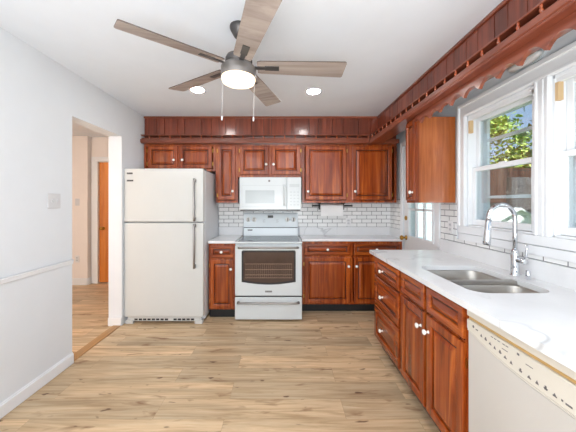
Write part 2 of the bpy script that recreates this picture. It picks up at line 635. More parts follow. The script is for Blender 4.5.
MB().lathe((XR + .005, b - .06, 1.175), [(.028, 0), (.028, .008), (.018, .016), (.004, .018)], 'X', 18, -1).build('deadbolt', 'brass', door)
MB().lathe((XR - .004, a - .004, 1.10), [(.006, 0), (.006, .09)], 'Z', 8).build('hinge', 'black', door)

# ------------------------------------------------------------------ windows
XC = XR - .022


def window(n, ya, yb, label, block_far=True):
    win = thing('window_%d' % n, label, 'window', (XR + .05, (ya + yb) / 2, WZ0))
    del win['category']
    struct(win)
    j = .035
    # jamb liner
    sbl('window_frame', 'trim', [(XR, XO, ya, ya + j - .012, WZ0, WZ1), (XR, XO, yb - .012, yb, WZ0, WZ1), (XR, XO, ya, yb, WZ1 - .02, WZ1), (XR, XO, ya, yb, WZ0, WZ0 + .012),
                                 (XR + .004, XR + .026, ya, ya + .045, WZ0, WZ1 - .02), (XR + .004, XR + .026, ya, yb, WZ1 - .045, WZ1 - .018)], win, bevel=.002)

    def sash(name, x0, x1, z0, z1, st, zb, zt):
        y0, y1 = ya + .045, yb - .0135
        o = sbl(name, 'trim', [(x0, x1, y0, y0 + st, z0, z1), (x0, x1, y1 - st, y1, z0, z1), (x0, x1, y0 + st, y1 - st, z0, z0 + zb), (x0, x1, y0 + st, y1 - st, z1 - zt, z1)], win, bevel=.003)
        xm = (x0 + x1) / 2
        sbl('glass_pane', 'pane', [(xm - .002, xm + .002, y0 + st, y1 - st, z0 + zb, z1 - zt)], o)
        return o
    lo = sash('lower_sash', XR + .028, XR + .056, WZ0 + .014, 1.645, .034, .045, .034)
    sash('upper_sash', XR + .060, XR + .088, 1.615, WZ1 - .022, .036, .03, .036)
    # latch on the meeting rail
    sbl('sash_latch', 'trim', [(XR + .03, XR + .05, (ya + yb) / 2 - .03, (ya + yb) / 2 + .03, 1.645, 1.653)], lo, bevel=.002)
    st = sbl('storm_window', 'storm', [(XO - .03, XO - .008, ya + .024, ya + .052, WZ0 + .012, WZ1 - .02), (XO - .03, XO - .008, yb - .055, yb - .0125, WZ0 + .012, WZ1 - .02),
                                       (XO - .03, XO - .008, ya + .05, yb - .05, WZ1 - .05, WZ1 - .02), (XO - .03, XO - .008, ya + .05, yb - .05, WZ0 + .012, WZ0 + .04),
                                       (XO - .03, XO - .008, ya + .05, yb - .05, 1.845, 1.868), (XO - .03, XO - .008, ya + .05, yb - .05, 1.395, 1.418)], win)
    sbl('corner_block', 'tan_block', [(XR - .004, XR + .026, yb - .034, yb - .0125, WZ1 - .145, WZ1 - .045)], win, bevel=.002)
    return win


window(1, W1A, W1B, 'white double-hung window behind the faucet')
window(2, W2A, W2B, 'white double-hung window cut by the right edge of the photo')
cs = [(XC, XR, W1B, W1B + .082, WZ0, WZ1), (XC, XR, W2B, W1A, WZ0, WZ1), (XC, XR, W2A - .09, W2A, WZ0, WZ1), (XC, XR, W2A - .09, W1B + .082, WZ1, WZ1 + .10)]
cs += [(XC - .012, XR, W1B + .064, W1B + .087, WZ0, WZ1 + .11), (XC - .012, XR, W2A - .09, W1B + .064, WZ1 + .08, WZ1 + .11)]
cs += [(XC - .008, XR, W1B + .002, W1B + .02, WZ0, WZ1 + .0), (XC - .008, XR, W2B + .002, W2B + .018, WZ0, WZ1), (XC - .008, XR, W1A - .018, W1A - .002, WZ0, WZ1),
       (XC - .008, XR, W2A, W1B, WZ1 + .004, WZ1 + .022), (XC - .006, XR, (W1A + W2B) / 2 - .012, (W1A + W2B) / 2 + .012, WZ0, WZ1)]
struct(sbl('trim_7', 'trim', cs, bevel=.003), 'white moulded casing around the two windows')
struct(sbl('trim_8', 'trim', [(XC - .005, XR, .1, W1B + .087, 1.112, WZ0), (XC + .004, XR, .1, W1B + .087, 1.052, 1.108)], bevel=.003), 'white sill boards under the windows')

# ------------------------------------------------------------------ soffits with random-width planks, ledge and spindles
XS, YS, XB, YBT = 1.222, 3.545, 1.222, 3.545      # soffit faces
LZ0, LZ1, RZ = 2.112, 2.162, 2.209
XLG, YLG = 1.095, 3.455   # ledge noses
LEAN0, LEAN1 = LZ1 - .004, ZC - .004


def lean_back(x0, x1, o0, o1, mb):
    mb.rings([[(x0, YBT + o0, LEAN0), (x1, YBT + o0, LEAN0), (x1, YBT + o1, LEAN0), (x0, YBT + o1, LEAN0)],
              [(x0, YS + o0, LEAN1), (x1, YS + o0, LEAN1), (x1, YS + o1, LEAN1), (x0, YS + o1, LEAN1)]])


def lean_right(y0, y1, o0, o1, mb):
    mb.rings([[(XB + o0, y0, LEAN0), (XB + o0, y1, LEAN0), (XB + o1, y1, LEAN0), (XB + o1, y0, LEAN0)],
              [(XS + o0, y0, LEAN1), (XS + o0, y1, LEAN1), (XS + o1, y1, LEAN1), (XS + o1, y0, LEAN1)]])


sb = MB()
x = XL + .004
wd = (.16, .10, .17, .09, .22, .12, .18, .14, .2)
k = 0
while x < 1.455:
    x1 = min(x + wd[k % 9], 1.46)
    lean_back(x + .003, x1 - .003, 0, .018, sb)
    x = x1
    k += 1
struct(sb.build('soffit_back', 'plank'), 'reddish plank soffit above the back cabinets')
sb = MB()
lean_back(XL + .002, 1.457, .0185, .03, sb)
sb.box(XL, 1.455, YS + .035, YB, LZ1, ZC)
struct(sb.build('soffit_back_core', 'toe'))
sb = MB()
y = YBT + .03
wd = (.136, .094, .12, .15, .1, .17, .09, .13, .11)
k = 3
while y > -.2:
    y1 = y - wd[k % 9]
    lean_right(y1 + .003, y - .003, 0, .018, sb)
    y = y1
    k += 1
struct(sb.build('soffit_right', 'plank'), 'reddish plank soffit above the windows')
sb = MB()
lean_right(-.2, YBT + .03, .0185, .028, sb)
struct(sb.build('soffit_right_core', 'toe'), 'back of the plank soffit over the windows')
struct(sbl('trim_9', 'ledge_x', [(XL, XS - .01, YS - .014, YS + .006, ZC - .024, ZC)], bevel=.004), 'dark crown strip along the back soffit')
struct(sbl('trim_10', 'ledge_y', [(XS - .014, XS + .006, -.2, YS - .014, ZC - .024, ZC)], bevel=.004), 'dark crown strip along the right soffit')


def gallery(name, label, boxes_ledge, boxes_rail, spots, mat):
    t = thing(name, label, 'shelf rail', (boxes_ledge[0][0], boxes_ledge[0][2], LZ0))
    sbl('ledge', mat, boxes_ledge, t, bevel=.004)
    sbl('top_rail', mat, boxes_rail, t, bevel=.002)
    first = None
    for (sx, sy) in spots:
        if first is None:
            h = RZ - LZ1
            pr = [(.004, 0), (.0075, .002), (.0075, .008), (.004, .011), (.008, .017), (.0095, .0225), (.008, .028), (.004, .033), (.0065, .037), (.0065, h - .003), (.004, h)]
            first = MB().lathe((sx, sy, LZ1), pr, 'Z', 12).build('spindle', 'spindle', t)
            f0 = (sx, sy)
        else:
            c = first.copy()
            COL.objects.link(c)
            c.location = (sx - f0[0], sy - f0[1], 0)
    return t


YLG = 3.445
sp = [(1.07 - .131 * i, YLG + .011) for i in range(22)]
gallery('gallery_rail', 'red-brown spindle gallery rail along the back soffit', [(XL + .002, XLG - .012, YLG, YBT - .001, LZ0, LZ1), (XL + .002, XLG - .012, YLG - .008, YLG + .02, LZ0 + .012, LZ1), (XB + .045, 1.455, YLG, YBT - .001, LZ0, LZ1), (XL + .002, XLG + .026, YLG + .026, YBT - .001, LZ1, LZ1 + .021)],
        [(XL + .002, XLG + .003, YLG + .006, YBT - .0005, RZ, RZ + .010)], sp, 'ledge_x')
sp = [(XLG + .011, 3.40 - .117 * i) for i in range(25)]
gallery('gallery_rail', 'red-brown spindle gallery rail along the soffit over the windows', [(XLG - .005, XB + .04, -.2, YBT - .001, LZ0, LZ1), (XLG + .028, XB - .001, -.2, YLG + .03, LZ1, LZ1 + .021), (XLG - .012, XLG + .02, -.2, 3.50, LZ0 + .012, LZ1)],
        [(XLG + .004, XB - .0005, -.2, YLG + .005, RZ, RZ + .010)], sp, 'ledge_y')

# scalloped valance
vm = MB()
prof = []
N = 20
y0v, y1v = -.2, 2.388
cnt = int((y1v - y0v) / .1365 * N)
for i in range(cnt + 1):
    yy = y1v - (y1v - y0v) * i / cnt
    ph = (yy - 1.202) / .1365
    deep = .006 if int(math.floor(ph)) % 2 == 0 else 0
    prof.append((yy, 2.022 + (.046 + deep) * abs(math.sin(PI * ph)) ** .8))
vs, fs = [], []
for yy, zz in prof:
    vs += [(1.145, yy, LZ0 - .0005), (1.145, yy, zz), (1.165, yy, zz), (1.165, yy, LZ0 - .0005)]
for i in range(len(prof) - 1):
    b0, b1 = i * 4, i * 4 + 4
    for q in range(4):
        fs.append((b0 + q, b0 + (q + 1) % 4, b1 + (q + 1) % 4, b1 + q))
fs += [(0, 1, 2, 3), tuple(len(vs) - 4 + q for q in (3, 2, 1, 0))]
vm.add(vs, fs)
tag(vm.build('scalloped_valance', 'ledge_y'), 'red-brown wooden valance with scalloped lower edge above the windows', 'valance')
# oval lamp on the wall behind the valance
lf = thing('light_fixture', 'oval white unlit lamp on the wall behind the scalloped valance', 'lamp', (XR, 1.70, 2.225))


def oval(ey, ez, x):
    return [(x, 1.70 + ey * math.cos(t_), 2.232 + ez * math.sin(t_)) for t_ in [2 * PI * i / 32 for i in range(32)]]


m = MB()
m.rings([oval(.125, .042, XR - .0005), oval(.125, .042, XR - .012), oval(.118, .036, XR - .014)])
m.build('rim', 'white_dim', lf)
m = MB()
m.rings([oval(.115, .034, XR - .0145), oval(.112, .033, XR - .03), oval(.095, .026, XR - .044), oval(.05, .012, XR - .05)], smooth=True)
m.build('diffuser', 'fixture', lf)

# ------------------------------------------------------------------ cabinet makers
KNOB = [(.010, 0), (.010, .002), (.006, .005), (.0055, .013), (.011, .017), (.0155, .022), (.0165, .027), (.013, .032), (.006, .0345), (.001, .035)]


def knob(T, u, v, parent, w0):
    m = MB(T)
    loops = []
    n = 16
    for r, h in KNOB:
        loops.append([(u + r * math.cos(2 * PI * i / n), v + r * math.sin(2 * PI * i / n), w0 + h) for i in range(n)])
    m.rings(loops, smooth=True)
    return m.build('knob', 'porcelain', parent)


def panel(T, u0, u1, v0, v1, parent, name, mat, stile=.052, arch=False):
    """a raised-panel front: frame mesh with the raised field as its child"""
    th = .019

    def rect(i, w):
        return [(u0 + i, v0 + i, w), (u1 - i, v0 + i, w), (u1 - i, v1 - i, w), (u0 + i, v1 - i, w)]
    s = min(stile, (u1 - u0) * .25, (v1 - v0) * .28)
    fr = MB(T)
    fr.rings([rect(0, .001), rect(0, th - .005), rect(.004, th - .001), rect(.008, th), rect(s - .008, th), rect(s - .004, th - .002), rect(s, th - .009), rect(s, .002)], cap0=True, cap1=True)
    o = fr.build(name, mat, parent)
    pn = MB(T)
    g = .007
    pn.rings([rect(s + .0005, .0025), rect(s + g, .0035), rect(s + g + .002, .007), rect(s + g + .022, th - .004), rect(s + g + .025, th - .002)], cap0=False, cap1=True)
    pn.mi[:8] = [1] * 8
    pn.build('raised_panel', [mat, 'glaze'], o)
    return o


def carcass(T, u0, u1, v0, v1, depth, parent, mat, rails=(), stiles=(), top=True, sides=None, vb=None):
    """w runs from -depth (wall) to 0 (front of the face frame)"""
    m = MB(T)
    t = .018
    m.box(u0, u0 + t, v0, v1, -depth, -.019)
    m.box(u1 - t, u1, v0, v1, -depth, -.019)
    m.box(u0 + t, u1 - t, v0, v0 + t, -depth, -.019)
    if top:
        m.box(u0 + t, u1 - t, v1 - t, v1, -depth, -.019)
    m.box(u0 + t, u1 - t, v0 + t, v1 - t, -depth, -depth + .006)
    # face frame
    fs = .03
    m.box(u0, u0 + fs, v0, v1, -.019, 0)
    m.box(u1 - fs, u1, v0, v1, -.019, 0)
    m.box(u0 + fs, u1 - fs, v0, v0 + fs, -.019, 0)
    m.box(u0 + fs, u1 - fs, v1 - fs, v1, -.019, 0)
    for r0, r1 in rails:
        m.box(u0 + fs, u1 - fs, r0, r1, -.019, 0)
    for s0, s1 in stiles:
        m.box(s0, s1, v0 + fs, v1 - fs, -.019, 0)
    return m.build('body', mat, parent, bevel=.0015)


def hinge(T, u, v, parent):
    MB(T).box(u - .006, u + .006, v - .022, v + .022, .0005, .006).build('hinge', 'brass', parent)


# ---- upper cabinets on the back wall (fronts at Y = 3.52)
UY = 3.52
TU = face_back(UY)
DU = YB - .009 - UY


def upper(label, u0, u1, v0, v1, doors, name='wall_cabinet'):
    t = thing(name, label, 'cabinet', ((u0 + u1) / 2, UY, v0), 'wall cabinets on the back wall')
    st = []
    for i in range(len(doors) - 1):
        st.append((doors[i][1] - .012, doors[i + 1][0] + .012))
    carcass(TU, u0, u1, v0, v1, DU, t, 'cherry', stiles=st)
    for (a, b, c, e, ku, kv, hs) in doors:
        dd = panel(TU, a, b, c, e, t, 'door', 'cherry')
        knob(TU, ku, kv, dd, .019)
        for hv in (c + .06, e - .06):
            hinge(TU, (a - .007) if hs < 0 else (b + .007), hv, dd)
    return t


UT = 2.111
upper('short two-door cherry cabinet above the fridge', -1.778, -.864, 1.767, UT,
      [(-1.73, -1.345, 1.80, 2.088, -1.385, 1.905, -1), (-1.322, -.905, 1.80, 2.088, -1.275, 1.905, 1)])
upper('narrow one-door cherry cabinet between fridge and microwave', -.862, -.577, 1.362, UT, [(-.832, -.605, 1.40, 2.088, -.638, 1.51, -1)])
upper('short two-door cherry cabinet above the microwave', -.575, .243, 1.69, UT,
      [(-.55, -.182, 1.722, 2.088, -.212, 1.85, -1), (-.148, .222, 1.722, 2.088, -.118, 1.85, 1)])
upper('wide two-door cherry cabinet above the paper towel', .245, 1.455, 1.362, UT,
      [(.288, .812, 1.40, 2.088, .318, 1.506, 1), (.882, 1.39, 1.40, 2.088, .914, 1.506, 1)])
# ---- upper cabinet on the window wall
TW = face_right(1.166)
t = thing('wall_cabinet', 'narrow cherry cabinet on the window wall with a broad side panel', 'cabinet', (1.33, 2.50, 1.362))
m = MB()
m.box(1.185, XR - .009, 2.392, 2.41, 1.362, UT)
m.build('side_panel', 'veneer', t, bevel=.0015)
sbl('body', 'cherry', [(1.185, XR - .009, 2.575, 2.59, 1.362, UT), (1.185, XR - .009, 2.41, 2.575, 1.362, 1.38), (1.185, XR - .009, 2.41, 2.575, UT - .018, UT),
                       (XR - .016, XR - .009, 2.41, 2.575, 1.38, UT - .018), (1.166, 1.185, 2.392, 2.42, 1.362, UT), (1.166, 1.185, 2.562, 2.59, 1.362, UT),
                       (1.166, 1.185, 2.42, 2.562, 1.362, 1.39), (1.166, 1.185, 2.42, 2.562, UT - .03, UT)], t, bevel=.0015)
dd = panel(TW, 2.412, 2.574, 1.385, 2.09, t, 'door', 'cherry', stile=.036)
knob(TW, 2.435, 1.455, dd, .019)
hinge(TW, 2.580, 1.46, dd)
hinge(TW, 2.580, 2.02, dd)

# ---- base cabinets on the back wall


def toe(boxes, parent):
    sbl('toe_kick', 'toe', boxes, parent)


BT = .883
LY = 3.255
TL = face_back(LY)
t = thing('base_cabinet', 'narrow cherry base cabinet between fridge and range', 'cabinet', (-.72, 3.5, 0), 'base cabinets on the back wall')
carcass(TL, -.878, -.566, .10, BT, YB - .01 - LY, t, 'cherry', rails=[(.68, .71)])
toe([(-.878, -.566, LY + .03, LY + .045, 0, .10)], t)
dd = panel(TL, -.862, -.582, .712, .858, t, 'drawer', 'cherry_x')
knob(TL, -.722, .785, dd, .019)
dd = panel(TL, -.862, -.582, .115, .692, t, 'door', 'cherry')
knob(TL, -.612, .585, dd, .019)
hinge(TL, -.869, .20, dd)
hinge(TL, -.869, .62, dd)
RY = 3.435
TR = face_back(RY)
t = thing('base_cabinet', 'wide cherry base cabinet with two drawers and two doors beside the range', 'cabinet', (.86, 3.65, 0), 'base cabinets on the back wall')
carcass(TR, .238, 1.488, .095, BT, YB - .01 - RY, t, 'cherry', rails=[(.675, .705)], stiles=[(.845, .875)])
toe([(.238, 1.488, RY + .03, RY + .045, 0, .095)], t)
for (a, b, ku, kd) in ((.268, .838, .812, .553), (.884, 1.452, .91, 1.16)):
    dd = panel(TR, a, b, .712, .855, t, 'drawer', 'cherry_x')
    knob(TR, kd, .783, dd, .019)
    dd = panel(TR, a, b, .11, .682, t, 'door', 'cherry')
    knob(TR, ku, .575, dd, .019)
    for hv in (.2, .6):
        hinge(TR, a - .007 if ku > kd else b + .007, hv, dd)

# ---- run of base cabinets under the window counter (fronts at X = .862)
XF = .874
TF = face_right(XF)
DF = XR - .012 - XF
t = thing('base_cabinet', 'cherry three-drawer base cabinet at the far end of the window counter', 'cabinet', (1.18, 2.31, 0), 'base cabinets under the window counter')
carcass(TF, 2.026, 2.595, .10, BT, DF, t, 'cherry', rails=[(.69, .70), (.425, .435)])
toe([(XF + .06, XF + .075, 2.026, 2.595, 0, .10), (XF + .075, XR - .03, 2.58, 2.595, 0, .10)], t)
for (c, e) in ((.705, .862), (.438, .688), (.125, .422)):
    dd = panel(TF, 2.045, 2.578, c, e, t, 'drawer', 'cherry_y')
    knob(TF, 2.36, {.705: .772, .438: .55, .125: .262}[c], dd, .019)
t = thing('base_cabinet', 'cherry sink base cabinet with two doors beside the dishwasher', 'cabinet', (1.18, 1.66, 0), 'base cabinets under the window counter')
carcass(TF, 1.290, 2.022, .10, BT, DF, t, 'cherry', rails=[(.69, .70)], stiles=[(1.645, 1.67)], top=False)
toe([(XF + .06, XF + .075, 1.29, 2.022, 0, .10)], t)
for (a, b, ku) in ((1.675, 2.004, 1.708), (1.312, 1.645, 1.618)):
    panel(TF, a, b, .712, .862, t, 'false_drawer_front', 'cherry_y', stile=.04)
    dd = panel(TF, a, b, .118, .692, t, 'door', 'cherry')
    knob(TF, ku, .60, dd, .019)
    for hv in (.2, .6):
        hinge(TF, b + .007 if a > 1.6 else a - .007, hv, dd)

# ------------------------------------------------------------------ worktops
CZ0, CZ1 = .884, .914
wt = thing('worktop', 'small white quartz worktop between fridge and range', 'worktop', (-.72, 3.56, CZ0))
sbl('slab', 'quartz', [(-.882, -.563, 3.228, YB - .009, CZ0, CZ1)], wt, bevel=.003)
sbl('backsplash', 'quartz', [(-.882, -.563, YB - .022, YB - .009, CZ1, 1.025)], wt)
wt = thing('worktop', 'white quartz worktop right of the range on the back wall', 'worktop', (.86, 3.66, CZ0))
sbl('slab', 'quartz', [(.232, 1.500, 3.408, YB - .009, CZ0, CZ1)], wt, bevel=.003)
sbl('backsplash', 'quartz', [(.232, .752, YB - .022, YB - .009, CZ1, 1.025), (.754, 1.487, YB - .022, YB - .009, CZ1, 1.025), (1.487, 1.500, 3.50, YB - .009, CZ1, 1.023)], wt)
wt = thing('worktop', 'long white quartz worktop under the windows with the sink cut in', 'worktop', (1.16, 1.46, CZ0))
hole = rrect(.952, 1.366, 1.36, 1.957, .085, 8)
slab_mb([(.823, .1), (1.5, .1), (1.5, 2.62), (.823, 2.62)], [hole], CZ0, CZ1).build('slab', 'quartz', wt)
sbl('backsplash', 'quartz', [(1.487, 1.500, .1, 2.61, CZ1, 1.023)], wt)

# ------------------------------------------------------------------ sink
sk = thing('sink', 'double-bowl stainless sink set into the white worktop', 'sink', (1.175, 1.645, .70))
h1 = rrect(.96, 1.36, 1.635, 1.95, .075, 8)
h2 = rrect(.96, 1.36, 1.367, 1.600, .075, 8)
slab_mb(rrect(.94, 1.38, 1.345, 1.972, .09, 8), [h1, h2], .8815, .8835).build('rim', 'sink_steel', sk)
for (y0, y1) in ((1.635, 1.95), (1.367, 1.600)):
    m = MB()
    loops = []
    for ins, z in ((0, .8825), (.004, .875), (.008, .76), (.014, .735), (.03, .717), (.055, .71)):
        loops.append([(px, py, z) for px, py in rrect(.96 + ins, 1.36 - ins, y0 + ins, y1 - ins, max(.075 - ins * .4, .03), 8)])
    m.rings(loops, cap0=False, cap1=True, smooth=True)
    bo = m.build('bowl', 'sink_steel', sk)
    cy = (y0 + y1) / 2
    MB().lathe((1.175, cy, .7105), [(.042, 0), (.042, .002), (.034, .003), (.03, .001), (.004, .0012)], 'Z', 24).build('drain', 'chrome', bo)

m = MB()
m.rings([rrect3(.9535, 1.3645, 1.596, 1.639, .008, .8836), rrect3(.9535, 1.3645, 1.598, 1.637, .008, .902), rrect3(.956, 1.362, 1.602, 1.633, .008, .906)], smooth=False)
m.build('divider', 'sink_steel', sk, bevel=.002)

# ------------------------------------------------------------------ faucet
fx, fy = 1.434, 1.70
ft = thing('faucet', 'chrome gooseneck kitchen faucet standing behind the sink', 'faucet', (fx, fy, CZ1))
MB().lathe((fx, fy, CZ1), [(.027, 0), (.027, .004), (.023, .009), (.0215, .05), (.0215, .13), (.019, .15), (.0135, .162)], 'Z', 24).build('base', 'chrome', ft)
pts = [(fx, fy, 1.06), (fx, fy, 1.16), (fx, fy, 1.262)]
for k in range(1, 15):
    a = PI * k / 14 * 1.04
    pts.append((fx - .082 + .082 * math.cos(a), fy, 1.262 + .088 * math.sin(a)))
MB().tube(pts, .0125, 14).build('neck', 'chrome', ft)
e = Vector(pts[-1])
dv = Vector((-.012, 0, -.15))
MB().tube([e + Vector((0, 0, .01)), e + dv * .05, e + dv * .12, e + dv * .8, e + dv * .97, e + dv], [.0135, .0155, .0165, .0205, .021, .017], 18).build('spray_head', 'chrome', ft)
MB().lathe((fx, fy - .018, 1.012), [(.0165, 0), (.0165, .035), (.019, .038), (.019, .052), (.012, .056)], 'Y', 18, -1).build('lever_hub', 'chrome', ft)
MB().tube([(fx, fy - .062, 1.012), (fx + .006, fy - .07, 1.04), (fx + .008, fy - .074, 1.085), (fx + .008, fy - .075, 1.115)], [.0075, .0068, .006, .0062], 10).build('lever', 'chrome', ft)
MB().lathe((fx - .004, fy - .095, CZ1), [(.013, 0), (.013, .03), (.011, .036), (.011, .05), (.004, .053)], 'Z', 14).build('air_gap_cap', 'chrome', ft)

# ------------------------------------------------------------------ dishwasher
dw = thing('dishwasher', 'bisque dishwasher with a curved control band under the window counter', 'dishwasher', (1.16, .97, 0))
dy0, dy1 = .672, 1.282
sbl('body', 'bisque', [(XF + .03, XR - .04, dy0, dy1, .10, .878)], dw)
sbl('toe_panel', 'black', [(XF + .05, XF + .07, dy0, dy1, .0, .10)], dw)


def curve_z(y):
    return .734 + .046 * (max(0, y - .93) / .35) ** 2


def sheet(name, mat, w0, w1, zlo, zhi, bev=.003):
    m = MB(TF)
    n = 24
    vs, fs = [], []
    for i in range(n + 1):
        y = dy0 + .002 + (dy1 - dy0 - .004) * i / n
        vs += [(y, zlo(y), w0), (y, zhi(y), w0), (y, zhi(y), w1), (y, zlo(y), w1)]
    for i in range(n):
        for q in range(4):
            fs.append((i * 4 + q, i * 4 + (q + 1) % 4, i * 4 + 4 + (q + 1) % 4, i * 4 + 4 + q))
    fs += [(0, 1, 2, 3), tuple(4 * n + q for q in (3, 2, 1, 0))]
    m.add(vs, fs)
    return m.build(name, mat, dw, bevel=bev)


sheet('door', 'bisque', -.03, .012, lambda y: .105, lambda y: curve_z(y) - .011)
sheet('control_edge', 'bisque_light', -.03, .016, lambda y: curve_z(y) - .0095, lambda y: curve_z(y) - .001, .002)
cp = sheet('control_panel', 'bisque_light', -.03, .019, lambda y: curve_z(y), lambda y: .8235)
sheet('handle_recess', 'bisque_tan', -.03, .008, lambda y: .824, lambda y: .839, 0)
sheet('top_strip', 'bisque_light', -.03, .019, lambda y: .8395, lambda y: .8775)


def dot(y, z, a, b, mk=None):
    own = mk is None
    mk = mk or MB(TF)
    mk.box(y - a, y + a, z - b, z + b, .019, .0194)
    if own:
        mk.build('control_mark', 'grey_mark', cp)


MB(TF).lathe((1.235, .805, .019), [(.006, 0), (.006, .0004)], 'Z', 10).build('control_mark', 'grey_mark', cp)
dot(1.213, .800, .007, .0025)
for i, y in enumerate((1.185, 1.16, 1.135, 1.11, 1.083, 1.058, 1.03, .99, .955, .925, .895, .865)):
    z = .790 - .034 * min(1, (1.19 - y) / .2)
    mk = MB(TF)
    if i % 3 == 0:
        mk.add([(y - .007, z - .006, .0195), (y + .007, z - .006, .0195), (y, z + .008, .0195)], [(0, 1, 2)])
    elif i % 3 == 1:
        dot(y, z, .007, .0018, mk)
        dot(y, z + .0053, .0035, .0035, mk)
        dot(y, z - .0032, .005, .0015, mk)
    else:
        dot(y, z - .004, .007, .002, mk)
        mk.add([(y - .005, z - .002, .0194), (y + .005, z - .002, .0194), (y, z + .007, .0194)], [(0, 1, 2)])
    mk.build('control_icon', 'grey_mark', cp)
dot(.842, .755, .003, .003)
dot(.822, .753, .010, .003)
for y in (1.125, 1.108, 1.09, 1.065, 1.05):
    dot(y, .812, .006, .0016)
dot(1.0, .810, .005, .004)
for y in (1.06, .955):
    dot(y, .793, .014, .0013)

sbl('end_panel', 'cherry', [(XF, XR - .03, .11, .13, 0, CZ0 - .001), (XF, XF + .02, .131, .668, .1, CZ0 - .001), (XF + .06, XF + .075, .131, .668, 0, .099)], wt)
# ------------------------------------------------------------------ refrigerator
FX0, FX1, FY0 = -1.787, -.895, 3.085
fr = thing('refrigerator', 'cream top-freezer refrigerator with steel handles standing by the doorway', 'refrigerator', ((FX0 + FX1) / 2, 3.45, 0))
sbl('body', 'fridge_side', [(FX0 + .004, FX1, FY0 + .075, YB - .06, .03, 1.735)], fr, bevel=.006)
d1 = sbl('freezer_door', 'fridge', [(FX0, FX1, FY0, FY0 + .068, 1.148, 1.748)], fr)
d2 = sbl('fridge_door', 'fridge', [(FX0, FX1, FY0, FY0 + .068, .078, 1.136)], fr)
for d in (d1, d2):
    bv = d.modifiers.new('bevel', 'BEVEL')
    bv.width = .014
    bv.segments = 4
    for p in d.data.polygons:
        p.use_smooth = False
for d, z0, z1 in ((d1, 1.16, 1.63), (d2, .635, 1.125)):
    hx = -.985
    m = MB()
    m.tube([(hx, FY0 - .042, z0), (hx, FY0 - .046, z0 + .03), (hx, FY0 - .046, z1 - .03), (hx, FY0 - .042, z1)], [.013, .012, .012, .013], 12)
    for z in (z0 + .02, z1 - .02):
        m.box(hx - .011, hx + .011, FY0 - .042, FY0 + .001, z - .018, z + .018)
    m.build('handle', 'steel', d)
gr = sbl('base_grille', 'fridge', [(FX0 + .03, FX1 - .03, FY0 + .02, FY0 + .06, .026, .074)], fr, bevel=.003)
for i in range(14):
    xx = FX0 + .11 + i * .049
    if i == 8:
        continue
    sbl('vent_slot', 'black', [(xx, xx + .036, FY0 + .0185, FY0 + .0205, .036, .056)], gr)
sbl('foot', 'fridge', [(FX0 + .01, FX0 + .10, FY0 + .005, FY0 + .06, 0, .04)], fr, bevel=.004)
sbl('foot', 'fridge', [(FX1 - .10, FX1 - .01, FY0 + .005, FY0 + .06, 0, .04)], fr, bevel=.004)
sbl('hinge_cover', 'black', [(FX1 - .13, FX1 - .01, FY0 + .078, FY0 + .16, 1.736, 1.757)], fr, bevel=.004)
for z0, z1, xw in ((1.683, 1.702, .066), (1.602, 1.620, .074)):
    bd = sbl('badge', 'badge', [(FX0 + .035, FX0 + .035 + xw, FY0 - .003, FY0 - .0002, z0, z1)], d1, bevel=.002)
    q = MB()
    for i in range(5):
        q.box(FX0 + .044 + i * .011, FX0 + .047 + i * .011, FY0 - .0034, FY0 - .003, z0 + .008, z1 - .008)
    q.build('badge_print', 'badge_light', bd)

# ------------------------------------------------------------------ range
GX0, GX1, GY = -.556, .222, 3.165
cx = (GX0 + GX1) / 2
rg = thing('range', 'white freestanding electric range with glass oven door', 'range', (cx, 3.5, 0))
sbl('body', 'white_app', [(GX0 + .004, GX1 - .004, GY + .03, 3.80, .03, .895)], rg, bevel=.003)
for fx_ in (GX0 + .04, GX1 - .07):
    sbl('foot', 'black', [(fx_, fx_ + .03, GY + .08, GY + .11, 0, .03)], rg)
# cooktop
sbl('cooktop_rim', 'white_app', [(GX0, GX1, GY - .012, 3.74, .895, .912)], rg, bevel=.006, )
ck = sbl('cooktop_glass', 'cooktop', [(GX0 + .03, GX1 - .03, GY + .035, 3.735, .912, .915)], rg)
m = MB()
for bx, by, br in ((cx - .2, 3.36, .10), (cx + .2, 3.36, .08), (cx - .2, 3.6, .075), (cx + .2, 3.6, .10)):
    n = 40
    vs = [(bx + (br - q) * math.cos(2 * PI * i / n), by + (br - q) * math.sin(2 * PI * i / n), .9153) for q in (0, .004) for i in range(n)]
    m.add(vs, [(i, (i + 1) % n, n + (i + 1) % n, n + i) for i in range(n)])
m.build('burner_ring', 'grey_mark', ck)
# backguard: riser and tilted control panel
bgd = MB()
pr = [(3.742, .912), (3.748, 1.02), (3.800, 1.02), (3.800, .912)]
bgd.rings([[(x_, y_, z_) for (y_, z_) in pr] for x_ in (GX0 + .02, GX1 - .02)])
bgd.build('riser', 'white_panel', rg, bevel=.003)
sbl('riser_gap', 'badge', [(GX0 + .022, GX1 - .022, 3.752, 3.80, 1.02, 1.03)], rg)
bgd = MB()
pr = [(3.735, 1.03), (3.756, 1.215), (3.768, 1.224), (3.815, 1.224), (3.815, 1.03)]
bgd.rings([[(x_, y_, z_) for (y_, z_) in pr] for x_ in (GX0 + .018, GX1 - .018)])
cpn = bgd.build('control_panel', 'white_panel', rg, bevel=.004)
for kx in (-.472, -.392, .060, .142):
    zz = 1.135
    ky = 3.735 + (zz - 1.03) / .185 * .021
    m = MB()
    m.lathe((kx, ky - .001, zz), [(.030, 0), (.030, .003), (.024, .006), (.022, .018), (.018, .021), (.002, .0212)], 'Y', 24, -1)
    kn = m.build('control_knob', 'porcelain', cpn)
    sbl('pointer', 'badge', [(kx - .0045, kx + .0045, ky - .032, ky - .0205, zz - .021, zz + .021)], kn, bevel=.001)
sbl('display', 'black', [(cx - .04, cx + .032, 3.7465, 3.752, 1.158, 1.192)], cpn)
for i in range(3):
    for zz in (1.10, 1.125):
        for x0 in (cx - .1, cx + .08):
            sbl('key', 'grey_mark', [(x0 + i * .012 - .006, x0 + i * .012, 3.7415, 3.746, zz, zz + .006)], cpn)
